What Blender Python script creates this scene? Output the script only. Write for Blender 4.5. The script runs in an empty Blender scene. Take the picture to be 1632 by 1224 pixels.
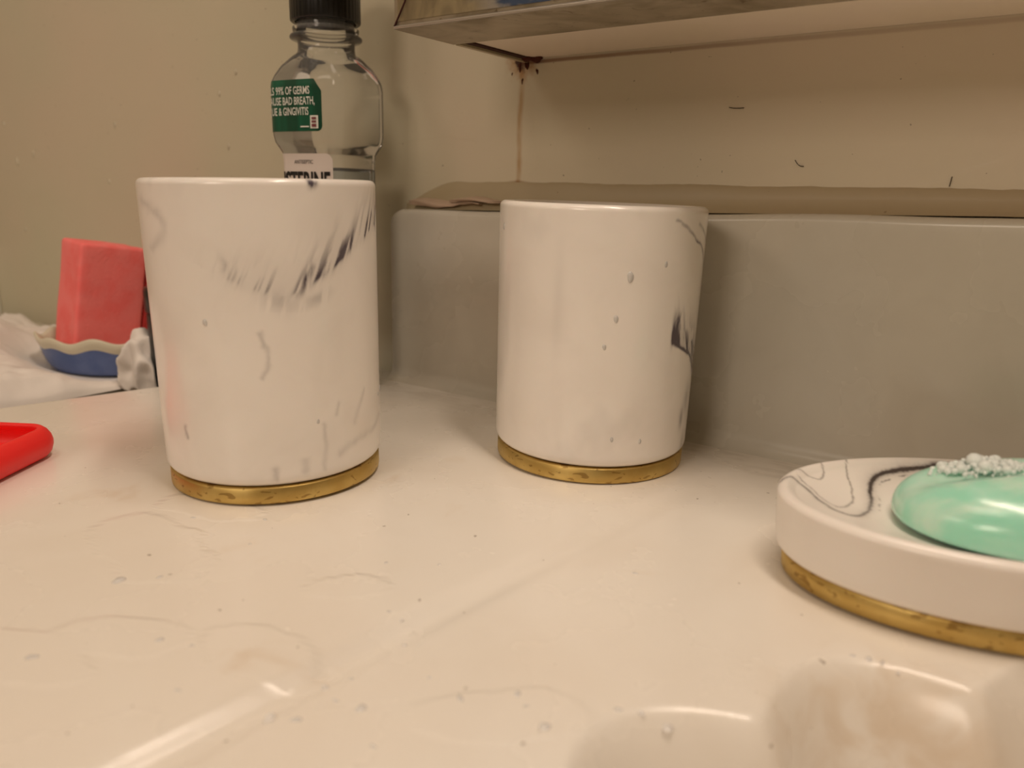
import bpy, bmesh, math, random
import numpy as np
from mathutils import Vector, Matrix
random.seed(4)
rng = np.random.default_rng(7)
S = bpy.context.scene
COL = S.collection
PI = math.pi

# ------------------------------------------------------------------ camera
f_px = 1245.874
cd = bpy.data.cameras.new('camera')
cam = bpy.data.objects.new('camera', cd)
COL.objects.link(cam)
cd.sensor_fit = 'HORIZONTAL'
cd.sensor_width = 36.0
cd.lens = f_px / 1632 * 36.0
cd.clip_start = 0.005
cd.clip_end = 30
r_ = Vector((0.8184875, 0.57411581, 0.02166222))
u_ = Vector((-0.15432658, 0.18338385, 0.97085203))
w_ = Vector((-0.553409, 0.79797331, -0.23869872))
M4 = Matrix((r_, u_, -w_)).transposed().to_4x4()
M4.translation = Vector((0, 0, 0.10328))
cam.matrix_world = M4
cd.dof.use_dof = True
cd.dof.focus_distance = 0.30
cd.dof.aperture_fstop = 11
S.camera = cam

# ------------------------------------------------------------------ world, lights, exposure
S.view_settings.view_transform = 'Standard'
S.view_settings.look = 'None'
S.view_settings.gamma = 1
S.view_settings.use_curve_mapping = False
S.view_settings.exposure = 0.0
world = bpy.data.worlds.new('world')
S.world = world
world.use_nodes = True
world.node_tree.nodes['Background'].inputs[0].default_value = (1, .72, .5, 1)
world.node_tree.nodes['Background'].inputs[1].default_value = 0.05

WARM = (0.92, 0.75, 0.605)
def area(name, loc, target, sx, sy, power, col=WARM):
    l = bpy.data.lights.new(name, 'AREA')
    l.shape = 'RECTANGLE'; l.size = sx; l.size_y = sy; l.energy = power; l.color = col
    o = bpy.data.objects.new(name, l); COL.objects.link(o)
    o.location = loc
    o.rotation_euler = (Vector(target) - Vector(loc)).to_track_quat('-Z', 'Y').to_euler()
    return o
area('vanity_light', (0.0, 0.17, 0.72), (-0.05, 0.10, 0.0), 0.5, 0.06, 3.4)
area('overhead_fill', (-0.20, -0.36, 1.55), (-0.20, -0.1, 0.0), 0.5, 0.5, 4.2)  # unseen soft fill, added to light the upright fronts
area('front_fill', (-0.06, -1.15, 0.62), (-0.15, 0.25, 0.05), 0.35, 0.30, 3.6)  # unseen light added behind the camera; shades the splash behind the tumblers
area('side_fill', (-0.8, -1.1, 0.9), (-0.15, 0.2, 0.05), 0.35, 0.30, 1.7)  # extra unseen fill from the left, added to balance the tones

# ------------------------------------------------------------------ helpers
def link(o, parent=None):
    COL.objects.link(o)
    if parent is not None: o.parent = parent
    return o
def tag(o, label=None, cat=None, group=None, kind=None):
    if label: o['label'] = label
    if cat: o['category'] = cat
    if group: o['group'] = group
    if kind: o['kind'] = kind
    return o
def empty(name, loc, rz=0):
    o = bpy.data.objects.new(name, None); link(o)
    o.location = loc; o.rotation_euler = (0, 0, rz); o.empty_display_size = .01
    return o
def mesh_np(name, V, F, mat, parent=None, smooth=True, attr=None):
    me = bpy.data.meshes.new(name)
    V = np.asarray(V, dtype=np.float32); F = np.asarray(F, dtype=np.int32)
    k = F.shape[1]
    me.vertices.add(len(V)); me.vertices.foreach_set('co', V.ravel())
    me.loops.add(F.size); me.loops.foreach_set('vertex_index', F.ravel())
    me.polygons.add(len(F)); me.polygons.foreach_set('loop_start', np.arange(0, F.size, k, dtype=np.int32))
    try: me.polygons.foreach_set('loop_total', np.full(len(F), k, dtype=np.int32))
    except Exception: pass
    me.update(calc_edges=True); me.validate()
    if smooth: me.polygons.foreach_set('use_smooth', np.ones(len(me.polygons), dtype=bool))
    if attr:
        for n, a in attr.items():
            at = me.attributes.new(n, 'FLOAT', 'POINT'); at.data.foreach_set('value', np.asarray(a, dtype=np.float32).ravel())
    me.materials.append(mat)
    o = bpy.data.objects.new(name, me)
    return link(o, parent)
def grid_faces(nr, nc, wrap=False):
    i = np.arange(nr - 1)[:, None]; m = nc if wrap else nc - 1
    j = np.arange(m)[None, :]; j2 = (j + 1) % nc
    return np.stack([i * nc + j, i * nc + j2, (i + 1) * nc + j2, (i + 1) * nc + j], -1).reshape(-1, 4)
def bm_obj(name, bm, mat, parent=None, smooth=False):
    me = bpy.data.meshes.new(name); bm.normal_update(); bm.to_mesh(me); bm.free()
    if smooth: me.polygons.foreach_set('use_smooth', [True] * len(me.polygons))
    me.materials.append(mat)
    return link(bpy.data.objects.new(name, me), parent)
def box(name, x0, x1, y0, y1, z0, z1, mat, parent=None, bev=0, seg=3):
    bm = bmesh.new()
    bmesh.ops.create_cube(bm, size=1, matrix=Matrix.Translation(((x0+x1)/2, (y0+y1)/2, (z0+z1)/2)) @ Matrix.Diagonal((x1-x0, y1-y0, z1-z0, 1)))
    if bev: bmesh.ops.bevel(bm, geom=bm.edges[:], offset=bev, segments=seg, affect='EDGES', profile=.5)
    return bm_obj(name, bm, mat, parent, smooth=bool(bev))
# value noise, vectorised
_P = rng.random((64, 64, 64)).astype(np.float32)
def vnoise(x, y, z=0.0):
    x = np.asarray(x, float) + 100.3; y = np.asarray(y, float) + 100.7; z = np.asarray(z, float) + 100.1 + 0 * x
    xi = np.floor(x).astype(int); yi = np.floor(y).astype(int); zi = np.floor(z).astype(int)
    fx = x - xi; fy = y - yi; fz = z - zi
    fx = fx*fx*(3-2*fx); fy = fy*fy*(3-2*fy); fz = fz*fz*(3-2*fz)
    g = lambda a, b, c: _P[(xi+a) % 64, (yi+b) % 64, (zi+c) % 64]
    l = lambda a, b, t: a + (b - a) * t
    return l(l(l(g(0,0,0), g(1,0,0), fx), l(g(0,1,0), g(1,1,0), fx), fy), l(l(g(0,0,1), g(1,0,1), fx), l(g(0,1,1), g(1,1,1), fx), fy), fz)
def fbm(x, y, z=0.0, o=4):
    s = 0; a = .5; k = 1
    for _ in range(o):
        s = s + a * vnoise(x*k, y*k, np.asarray(z)*k + _*7.1); a *= .5; k *= 2.03
    return s
def sstep(a, b, x):
    t = np.clip((x - a) / (b - a), 0, 1); return t*t*(3-2*t)
def seg_dist(px, py, pts):
    """distance, parameter 0-1 along the polyline and side sign"""
    best = np.full(px.shape, 1e9); tt = np.zeros(px.shape); sg = np.zeros(px.shape)
    n = len(pts) - 1
    for i in range(n):
        ax, ay = pts[i]; bx, by = pts[i+1]; dx, dy = bx-ax, by-ay; L = dx*dx+dy*dy+1e-16
        t = np.clip(((px-ax)*dx + (py-ay)*dy)/L, 0, 1)
        qx = px-ax-t*dx; qy = py-ay-t*dy; d = np.hypot(qx, qy); m = d < best
        best = np.where(m, d, best); tt = np.where(m, (i+t)/n, tt); sg = np.where(m, np.sign(dx*qy-dy*qx), sg)
    return best, tt, sg
def smooth_pts(pts, it=2):
    p = [np.array(q, float) for q in pts]
    for _ in range(it):
        q = [p[0]]
        for a, b in zip(p[:-1], p[1:]): q += [a*.75+b*.25, a*.25+b*.75]
        q.append(p[-1]); p = q
    return p

# ------------------------------------------------------------------ materials
def srgb(r, g, b):
    c = lambda v: (v/255/12.92) if v/255 <= .04045 else ((v/255+.055)/1.055)**2.4
    return (c(r), c(g), c(b))
class NT:
    def __init__(s, name, **kw):
        s.m = bpy.data.materials.new(name); s.m.use_nodes = True
        s.t = s.m.node_tree; s.b = s.t.nodes['Principled BSDF']
        for k, v in kw.items(): s.set(k, v)
    def set(s, k, v):
        i = s.b.inputs[k]
        if isinstance(v, bpy.types.NodeSocket): s.t.links.new(v, i)
        else: i.default_value = tuple(v) + (1,) if isinstance(v, (tuple, list)) and len(v) == 3 and i.type == 'RGBA' else v
    def n(s, t, **kw):
        nd = s.t.nodes.new(t)
        for k, v in kw.items():
            if k.startswith('_'): setattr(nd, k[1:], v)
            else: s.put(nd.inputs[k.replace('__', ' ')], v)
        return nd
    def put(s, i, v):
        if isinstance(v, bpy.types.NodeSocket): s.t.links.new(v, i)
        else: i.default_value = v
    def math(s, op, a, b=0.0, c=None, clamp=False):
        nd = s.t.nodes.new('ShaderNodeMath'); nd.operation = op; nd.use_clamp = clamp
        s.put(nd.inputs[0], a); s.put(nd.inputs[1], b)
        if c is not None: s.put(nd.inputs[2], c)
        return nd.outputs[0]
    def noise(s, scale, detail=3, vec=None, rough=.5, dist=0):
        nd = s.n('ShaderNodeTexNoise', Scale=scale, Detail=detail, Roughness=rough, Distortion=dist)
        s.put(nd.inputs['Vector'], vec if vec is not None else s.obj())
        return nd.outputs['Fac']
    def obj(s):
        if not hasattr(s, '_o'): s._o = s.t.nodes.new('ShaderNodeTexCoord').outputs['Object']
        return s._o
    def mapped(s, scale=(1, 1, 1), loc=(0, 0, 0)):
        nd = s.n('ShaderNodeMapping'); s.put(nd.inputs['Vector'], s.obj())
        nd.inputs['Scale'].default_value = scale; nd.inputs['Location'].default_value = loc
        return nd.outputs[0]
    def xyz(s):
        nd = s.n('ShaderNodeSeparateXYZ'); s.put(nd.inputs[0], s.obj()); return nd.outputs
    def mix(s, fac, a, b):
        nd = s.t.nodes.new('ShaderNodeMix'); nd.data_type = 'RGBA'
        s.put(nd.inputs[0], fac)
        for i, v in ((6, a), (7, b)):
            if isinstance(v, bpy.types.NodeSocket): s.t.links.new(v, nd.inputs[i])
            else: nd.inputs[i].default_value = tuple(v) + (1,)
        return nd.outputs[2]
    def ramp(s, v, a, b):
        nd = s.n('ShaderNodeMapRange'); nd.interpolation_type = 'SMOOTHSTEP'; nd.clamp = True
        s.put(nd.inputs['Value'], v); nd.inputs['From Min'].default_value = a; nd.inputs['From Max'].default_value = b
        return nd.outputs[0]
    def attr(s, name):
        nd = s.t.nodes.new('ShaderNodeAttribute'); nd.attribute_name = name; return nd.outputs['Fac']
    def bump(s, h, strength=.3, dist=.001):
        nd = s.n('ShaderNodeBump', Strength=strength, Distance=dist); s.put(nd.inputs['Height'], h)
        s.set('Normal', nd.outputs[0])
def simple(name, col, rough=.5, metal=0, **kw):
    n = NT(name, **{'Base Color': col, 'Roughness': rough, 'Metallic': metal}); 
    for k, v in kw.items(): n.set(k, v)
    return n.m

def m_paint(name, col, col2, rust=False):
    n = NT(name, Roughness=.42)
    a = n.ramp(n.noise(5, 4), .3, .7)
    c = n.mix(a, col, col2)
    x, y, z = n.xyz()
    spk = n.ramp(n.noise(420, 1), .79, .81)
    c = n.mix(n.math('MULTIPLY', spk, .5), c, srgb(90, 70, 48))
    if rust:
        X0 = -0.2243; Z1 = 0.1625
        wob = n.math('MULTIPLY', n.math('SUBTRACT', n.noise(60, 3), .5), .004)
        dx = n.math('ABSOLUTE', n.math('ADD', n.math('SUBTRACT', x, X0), wob))
        drip = n.math('SUBTRACT', 1, n.ramp(dx, .0003, .0024))
        zz = n.math('MULTIPLY', n.ramp(z, .101, .106), n.math('SUBTRACT', 1, n.ramp(z, Z1 - .002, Z1)))
        pat = n.math('ADD', .35, n.math('MULTIPLY', n.ramp(n.noise(1, 3, n.mapped((220, 220, 60))), .35, .7), .5))
        drip = n.math('MULTIPLY', n.math('MULTIPLY', drip, zz), pat)
        c = n.mix(n.math('MULTIPLY', drip, .8), c, srgb(168, 122, 52))
        # rust blot at the cabinet's corner and thin rust line along its back edge
        dz = n.math('SUBTRACT', z, Z1)
        rr = n.math('SQRT', n.math('ADD', n.math('MULTIPLY', dx, dx), n.math('MULTIPLY', dz, dz)))
        rn = n.math('ADD', rr, n.math('MULTIPLY', n.math('SUBTRACT', n.noise(260, 4), .5), .013))
        c = n.mix(n.math('MULTIPLY', n.math('SUBTRACT', 1, n.ramp(rn, .003, .011)), .55), c, srgb(168, 112, 40))
        c = n.mix(n.math('SUBTRACT', 1, n.ramp(rn, .0005, .0045)), c, srgb(62, 26, 10))
        ln = n.math('SUBTRACT', 1, n.ramp(n.math('ABSOLUTE', n.math('ADD', dz, n.math('MULTIPLY', wob, .12))), .0003, .0013))
        fx = n.math('SUBTRACT', 1, n.ramp(x, -.22, -.06))
        ln = n.math('MULTIPLY', ln, n.math('MULTIPLY', n.math('ADD', .35, n.math('MULTIPLY', fx, .65)), n.ramp(x, X0 - .001, X0 + .001)))
        c = n.mix(n.math('MULTIPLY', ln, .75), c, srgb(120, 72, 44))
        # foot of the drip
        d2 = n.math('ADD', n.math('ABSOLUTE', n.math('SUBTRACT', z, .1075)), n.math('MULTIPLY', n.math('ABSOLUTE', dx), .16))
        c = n.mix(n.math('MULTIPLY', n.math('SUBTRACT', 1, n.ramp(d2, .0005, .0022)), .7), c, srgb(134, 88, 34))
    n.set('Base Color', c)
    h = n.math('ADD', n.math('MULTIPLY', n.noise(28, 2), .7), n.math('MULTIPLY', n.ramp(n.noise(1, 2, n.mapped((14, 14, 40))), .56, .60), .08))
    n.bump(h, .35, .002)
    return n.m
M_wall = m_paint('wall_paint', srgb(208, 203, 178), srgb(216, 202, 180), True)
M_wall_plain = m_paint('wall_paint_plain', srgb(205, 200, 178), srgb(212, 200, 180))
M_caulk = m_paint('old_caulk', srgb(174, 162, 130), srgb(176, 158, 130))
M_peel = simple('peeled_caulk', srgb(190, 166, 144), .5)
M_ceiling = simple('ceiling_paint', srgb(225, 220, 208), .8)
M_floor = simple('floor_tile', srgb(150, 140, 125), .5)
M_trimw = simple('white_trim', srgb(232, 228, 214), .5)

def m_cultured(name, plain=False):
    n = NT(name, Roughness=.16)
    n.set('Coat Weight', .12); n.set('Coat Roughness', .10)
    a = n.ramp(n.noise(9, 4, dist=.6), .35, .68)
    c = n.mix(a, srgb(240, 235, 226), srgb(232, 224, 212))
    st = n.math('MULTIPLY', n.ramp(n.noise(34, 4, dist=.5), .62, .78), .22)
    c = n.mix(st, c, srgb(190, 150, 90))
    sp = n.ramp(n.noise(330, 1), .785, .80)
    c = n.mix(n.math('MULTIPLY', sp, .6), c, srgb(110, 90, 70))
    x, y, z = n.xyz()
    # grime collects in the corner along the wall
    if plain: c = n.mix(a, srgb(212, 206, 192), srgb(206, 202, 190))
    gr = n.math('MULTIPLY', n.math('MULTIPLY', n.ramp(y, .265, .312), n.ramp(n.noise(1, 4, n.mapped((40, 130, 40)), dist=1), .40, .70)), 0.04 if plain else .22)
    c = n.mix(gr, c, srgb(120, 98, 70))
    # yellow stains in the bowl; brownish scum tint also paints in its shade
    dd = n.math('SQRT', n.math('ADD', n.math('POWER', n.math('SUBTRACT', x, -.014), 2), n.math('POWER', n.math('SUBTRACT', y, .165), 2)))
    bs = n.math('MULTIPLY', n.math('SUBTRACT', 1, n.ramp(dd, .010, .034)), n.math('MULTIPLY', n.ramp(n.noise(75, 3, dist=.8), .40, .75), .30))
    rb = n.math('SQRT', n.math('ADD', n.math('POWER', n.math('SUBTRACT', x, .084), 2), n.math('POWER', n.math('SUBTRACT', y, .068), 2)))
    scum_shade = n.math('MULTIPLY', n.math('SUBTRACT', 1, n.ramp(n.math('ADD', rb, n.math('MULTIPLY', n.noise(50, 3), .02)), .136, .154)), .34)
    c = n.mix(scum_shade, c, srgb(206, 182, 152))
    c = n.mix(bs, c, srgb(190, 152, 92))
    n.set('Base Color', c)
    n.set('Roughness', n.math('ADD', .20, n.math('MULTIPLY', n.noise(24, 4), .14)))
    wet = n.attr('wet')
    h = n.math('ADD', n.math('MULTIPLY', n.noise(36, 2), .35), wet)
    n.bump(h, .28, .0012)
    return n.m
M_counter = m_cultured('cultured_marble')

def m_vein(name, rough=.22, dark=srgb(62, 50, 66)):
    n = NT(name, Roughness=rough)
    n.set('Coat Weight', .25); n.set('Coat Roughness', .12)
    a = n.ramp(n.noise(30, 4, dist=1), .40, .75)
    c = n.mix(n.math('MULTIPLY', a, .35), srgb(243, 237, 230), srgb(226, 218, 210))
    v = n.attr('vein')
    c = n.mix(n.math('MINIMUM', v, 1), c, dark)
    n.set('Base Color', c)
    n.set('Subsurface Weight', .04); n.set('Subsurface Scale', .004)
    return n.m
M_cup = m_vein('white_marbled_resin')
M_dish = m_vein('white_marbled_resin_matte', .34, srgb(52, 40, 40))
def m_brass():
    n = NT('brushed_brass', Metallic=1.0)
    c = n.mix(n.ramp(n.noise(90, 4), .35, .7), srgb(212, 186, 118), srgb(196, 166, 98))
    st = n.ramp(n.noise(1, 4, n.mapped((150, 150, 320)), dist=1.5), .60, .64)
    c = n.mix(n.math('MULTIPLY', st, .55), c, srgb(120, 84, 40))
    n.set('Base Color', c); n.set('Roughness', n.math('ADD', .34, n.math('MULTIPLY', n.noise(200, 3), .2)))
    return n.m
M_brass = m_brass()

# ------------------------------------------------------------------ the room
D = 0.32527                      # the wall behind the counter
XL = -0.812                      # where that wall ends on the left
def wall(name, verts, mat):
    o = mesh_np(name, verts, [[0, 1, 2, 3]], mat, smooth=False); tag(o, kind='structure'); return o
wb = box('wall_back', XL - .2, 1.3, D, D + .1, -.86, 1.6, M_wall); tag(wb, kind='structure')
tag(box('wall_left', -1.12, -1.0, -1.6, D, -.86, 1.6, M_wall_plain), kind='structure')
tag(box('wall_right', 1.3, 1.4, -1.6, D + .1, -.86, 1.6, M_wall_plain), kind='structure')
tag(box('wall_front', -1.12, 1.4, -1.7, -1.6, -.86, 1.6, M_wall_plain), kind='structure')
tag(box('ceiling', -1.12, 1.4, -1.7, D + .1, 1.6, 1.7, M_ceiling), kind='structure')
tag(box('floor', -1.12, 1.4, -1.7, D + .1, -.96, -.86, M_floor), kind='structure')
tag(box('trim_1', XL - .06, XL, D - .014, D + .0005, -.86, .045, M_trimw, bev=.003), kind='structure')

# stray hairs and dried drips stuck on the wall paint
M_hair = simple('dark_hair', srgb(50, 38, 26), .6)
M_drop_wall = simple('paint_drip', srgb(205, 198, 176), .2)
def tube(name, pts, r, mat, parent=None, n=6):
    pts = [Vector(p) for p in pts]; V = []
    for i, p in enumerate(pts):
        t = (pts[min(i+1, len(pts)-1)] - pts[max(i-1, 0)]).normalized()
        a = t.orthogonal().normalized(); b = t.cross(a)
        rr = r if not hasattr(r, '__len__') else r[i]
        for k in range(n):
            an = 2*PI*k/n; V.append(p + rr*(math.cos(an)*a + math.sin(an)*b))
    return mesh_np(name, V, grid_faces(len(pts), n, True), mat, parent)
for (x, z, dx, dz, b) in ((-.0925, .1178, .0036, -.0024, .0008), (-.0185, .1795, .0028, .0012, 0), (-.0895, .1020, .005, -.0012, -.001),
                          (-.0375, .1085, .0004, .0034, .0003), (-.121, .1385, .0062, -.0004, .0003)):
    tube('stray_hair', [(x + dx*t, D - .0003 - .0004*math.sin(PI*t), z + dz*t - b*math.sin(PI*t)) for t in np.linspace(0, 1, 7)], .00016 if abs(dx-.0028) > 1e-6 else .0004, M_hair, wb)
def dome(name, loc, rx, ry, h, mat, parent=None, normal=(0, 0, 1), irr=.15, seed=0, n=20, rot=0):
    V = []; nr = 6
    N = Vector(normal).normalized(); q = N.to_track_quat('Z', 'Y')
    for i in range(nr):
        t = i/(nr-1)
        for k in range(n):
            a = 2*PI*k/n; w = 1 + irr*(math.sin(2*a+seed)+.6*math.sin(3*a+seed*2.3))
            rad = math.cos(t*PI/2)
            x, y = rx*rad*w*math.cos(a), ry*rad*w*math.sin(a)
            c, s = math.cos(rot), math.sin(rot)
            V.append(q @ Vector((c*x-s*y, s*x+c*y, h*math.sin(t*PI/2))) + Vector(loc))
    return mesh_np(name, V, grid_faces(nr, n, True), mat, parent)
for i, (x, z, r) in enumerate(((-.585, .1445, .0016), (-.44, .172, .0014), (-.458, .160, .0013), (-.37, .176, .0014), (-.745, .119, .0022), (-.715, .125, .0018),
                (-.452, .1275, .0014), (-.388, .149, .001), (-.745, .062, .0016), (-.60, .104, .0014), (-.76, .150, .0014))):
    dome('paint_drip', (x, D + .0001, z), r*.8, r*1.5, .0009, M_drop_wall, wb, (0, -1, 0), .12, i)

# ------------------------------------------------------------------ counter with shell bowl
def ridge_x(y): return np.interp(y, [-.2, .062, .128, .25, .4], [-.1385, -.1275, -.1195, -.1015, -.084])
BC = (0.084, 0.068)
def counter_z(x, y):
    wv = .0006*(fbm(x*9+3, y*9)-.47)
    # step down to the wet area round the bowl
    hgt = .0036 - .0030*sstep(.05, .22, y)
    d = x - ridge_x(y)
    st = sstep(-.0025, .0025, d)*.5 + sstep(.0045, .0105, d)*.5
    back = 1 - sstep(.262, .276, y)
    z = -.35*hgt*st*back
    gd = .0026 - .0021*sstep(.06, .22, y)
    z = z - gd*np.exp(-(np.abs(d-.003)/.0042)**3)*(1 - sstep(.245, .262, y))
    # shell bowl
    dx, dy = x-BC[0], y-BC[1]; r = np.hypot(dx, dy); th = np.degrees(np.arctan2(dy, dx))
    c = np.cos(np.radians((th-137)/21*180))
    R = .1325 + .0165*np.sqrt(c*c+.03)**.9
    t = R + .004 - r; w = .0075
    z = z - 2.8*np.where(t > -.02, (np.sqrt(np.maximum(t, -.004)**2 + w*w) + np.maximum(t, -.004) - (np.sqrt(.004**2+w*w)-.004))*.5, 0).clip(0)*1.0
    z = np.maximum(z, -.105 + .0*r)
    return z + wv*(r > .1)*(1-sstep(.26, .29, y))
us = np.concatenate([np.linspace(0, .30, 150), np.linspace(.302, .46, 140), np.linspace(.466, 1.4, 80)])
ys = np.concatenate([np.linspace(-.15, -.03, 36), np.linspace(-.028, .30, 270), np.linspace(.303, D, 8)])
def edge_x(y):
    return np.interp(y, [-.2, .153, .218, .343], [-.4465, -.3992, -.383, -.3369])
Y, U = np.meshgrid(ys, us, indexing='ij')
X = edge_x(Y) + U
Z = counter_z(X, Y)
e = U; ro = .004
Z = Z - np.where(e < ro, ro - np.sqrt(np.maximum(ro*ro - (ro-e)**2, 0)), 0)
e2 = Y + .15
Z = Z - np.where(e2 < ro, ro - np.sqrt(np.maximum(ro*ro - (ro-e2)**2, 0)), 0)
# thin films of standing water: outlines raised a hair
def film(cx, cy, rx, ry, rot, seed):
    c, s = math.cos(rot), math.sin(rot); a = (c*(X-cx)+s*(Y-cy))/rx; b = (-s*(X-cx)+c*(Y-cy))/ry
    r = np.hypot(a, b) + .9*(fbm(X*70+seed, Y*70, o=3)-.45)
    return 1 - sstep(.92, 1.02, r)
wet = np.zeros_like(X)
for a in ((-.205, .112, .028, .014, -.2, 1), (-.215, .142, .022, .009, .3, 8), (-.168, .083, .016, .009, .5, 3), (-.178, .066, .02, .008, .2, 5), (-.137, .097, .018, .009, .1, 12), (-.143, .132, .012, .006, .8, 16),
          (-.08, .115, .018, .009, .6, 31), (-.29, .20, .014, .006, .6, 33)):
    wet = np.maximum(wet, film(*a))
nr, nc = X.shape
V = np.stack([X, Y, Z], -1).reshape(-1, 3)
# skirt
sk = []; idx = np.arange(nr*nc).reshape(nr, nc)
loop = np.concatenate([idx[:, 0][::-1], idx[0, 1:]])      # left edge then front edge
low = V[loop].copy(); low[:, 2] = -.034
b0 = len(V); V2 = np.concatenate([V, low])
L = len(loop); k = np.arange(L-1)
F = np.concatenate([grid_faces(nr, nc), np.stack([loop[k], b0+k, b0+k+1, loop[k+1]], -1)])
wa = np.concatenate([wet.ravel(), np.zeros(L)])
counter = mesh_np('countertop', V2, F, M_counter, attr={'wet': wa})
tag(counter, 'cream cultured marble vanity top with a shell shaped sink bowl', 'countertop')
vc = empty('vanity_cabinet', (0, 0, -.86))
tag(vc, 'white vanity cabinet under the cream vanity top', 'cabinet')
M_vanity = simple('vanity_paint', srgb(226, 220, 206), .4)
M_under = simple('bowl_underside', srgb(200, 190, 175), .6)
box('body', -.325, 1.0, -.12, .30, .0, .70, M_vanity, vc, .003)
for i in range(3):
    dr = box('door', -.31+i*.44, .11+i*.44, -.138, -.121, .06, .66, M_vanity, vc, .004)
    kn = dome('knob', (.06+i*.44 if i == 0 else -.27+i*.44, -.138, .5), .013, .013, .02, M_brass, dr, (0, -1, 0), 0)

# splash along the wall: cove at its foot, rounded top, rounded end
def splash():
    n = 260; x0 = -.302; xsn = np.concatenate([x0 + .012*np.sin(np.linspace(0, PI/2, 16)[:-1])**2, np.linspace(x0+.012, 1.29, n)])
    V = []
    fy = D - .0110
    for x in xsn:
        zt = float(np.interp(x, [-.302, -.02, 1.3], [.0925, .0985, .0985])); s = x - x0; rc = .010
        if s < rc: zt -= rc - math.sqrt(max(rc*rc - (rc-s)**2, 0))
        zt += .0004*math.sin(x*60)
        inset = .004 - math.sqrt(max(.004**2 - (.004-min(s, .004))**2, 0))
        P = []
        for a in np.linspace(0, PI/2, 12): P.append((fy - .008*(1-math.sin(a)), -.0004 + .008*(1-math.cos(a))))
        P += [(fy, z) for z in np.linspace(.012, zt-.006, 6)]
        for a in np.linspace(0, PI/2, 6): P.append((fy + .003*(1-math.cos(a)), zt - .003 + .003*math.sin(a)))
        P.append((D-.0002, zt+.0002)); P.append((D-.0002, .0))
        V += [(x, yy + (inset if yy < D-.004 else 0), zz) for yy, zz in P]
    m = len(P)
    F = grid_faces(len(xsn), m)[:, ::-1]
    return mesh_np('backsplash', V, F, M_splash, attr={'wet': np.zeros(len(V))})
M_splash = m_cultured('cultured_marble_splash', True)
sp = splash(); tag(sp, 'glossy cultured marble backsplash along the wall with rounded left end', 'backsplash')
# strip of old caulk between splash and wall paint
xx = np.linspace(-.298, 1.29, 500); prof = [(.0065, .0000), (.0045, .0012), (.0028, .0032), (.0018, .006), (.0012, .0085), (.0001, .0098)]
V = []
for x in xx:
    zt = float(np.interp(x, [-.302, -.02, 1.3], [.0925, .0985, .0985])) + .0002
    top = .1078 + .0007*(vnoise(x*60, 3.)-.5) + .0005*(vnoise(x*240, 9.)-.5)
    for (o, h) in prof: V.append((x, D - o*(.1+.9*sstep(-.298, -.28, x)), zt + (top - zt)*(.06+.94*sstep(-.31, -.262, x))*h/.0098))
ck = mesh_np('trim_2', V, grid_faces(len(xx), len(prof))[:, ::-1], M_caulk); tag(ck, kind='structure')
def flake(name, x0, x1, zc, w, seed):
    V = []; n = 30
    for i in range(n):
        t = i/(n-1); x = x0+(x1-x0)*t; hw = w*math.sin(PI*min(t*1.3+.08, 1))**.6*(.6+.5*vnoise(t*7, seed*1.))+.0004
        lift = .004*(vnoise(t*5, seed+4.))
        for k in range(7):
            s = k/6*2-1
            V.append((x, D-.0070-.4*lift*(1-abs(s))-.0006*math.sin(s*4+t*9)+max(s, 0)*.006, zc+hw*s+.0005*math.sin(t*8+seed)))
    o = mesh_np(name, V, grid_faces(n, 7)[:, ::-1], M_peel, ck)
    md = o.modifiers.new('t', 'SOLIDIFY'); md.thickness = .0005
    return o
flake('peeling_caulk', -.290, -.243, .0970, .0024, 1)
flake('peeling_caulk', -.262, -.222, .0990, .0013, 5)

# ------------------------------------------------------------------ metal cabinet above
def m_metal():
    n = NT('worn_galvanised_metal', Metallic=.55)
    a = n.ramp(n.noise(45, 5, dist=1.2), .35, .7)
    c = n.mix(a, srgb(186, 174, 154), srgb(150, 138, 116))
    b = n.ramp(n.noise(1, 4, n.mapped((60, 160, 160)), dist=1), .60, .72)
    c = n.mix(n.math('MULTIPLY', b, .5), c, srgb(186, 176, 160))
    b = n.ramp(n.noise(110, 4, dist=2), .63, .72)
    c = n.mix(n.math('MULTIPLY', b, .6), c, srgb(84, 62, 36))
    n.set('Base Color', c); n.set('Roughness', .48); n.bump(n.noise(150, 3), .25, .001)
    return n.m
def m_mirror():
    n = NT('painted_reflection', Metallic=.5, Roughness=.28)  # tan and blue patches paint a room reflection into the pane
    x, y, z = n.xyz()
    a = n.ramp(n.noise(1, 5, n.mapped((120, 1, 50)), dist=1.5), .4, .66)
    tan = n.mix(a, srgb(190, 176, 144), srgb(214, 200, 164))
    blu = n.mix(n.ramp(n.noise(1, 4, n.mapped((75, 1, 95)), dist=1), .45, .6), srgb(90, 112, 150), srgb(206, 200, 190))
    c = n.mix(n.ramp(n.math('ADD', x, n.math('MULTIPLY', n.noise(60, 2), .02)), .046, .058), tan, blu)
    n.set('Base Color', c)
    return n.m
M_metal = m_metal(); M_mirror = m_mirror()
M_edge = simple('metal_edge', srgb(186, 178, 168), .3, .8)
M_gap = simple('rusty_gap', srgb(58, 22, 10), .9)
def m_under():
    n = NT('cabinet_underside_paint', Roughness=.45)
    n.set('Base Color', n.mix(n.ramp(n.noise(12, 3), .3, .7), srgb(246, 230, 214), srgb(240, 226, 204)))
    return n.m
CX, CY, CZ = -.2240, .2379, .1624
mc = empty('medicine_cabinet', (CX, CY, CZ))
tag(mc, 'grey metal mirrored medicine cabinet on the wall with rust at its lower corner', 'cabinet')
WC = .52; HC = .50; DP = D - CY
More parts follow.
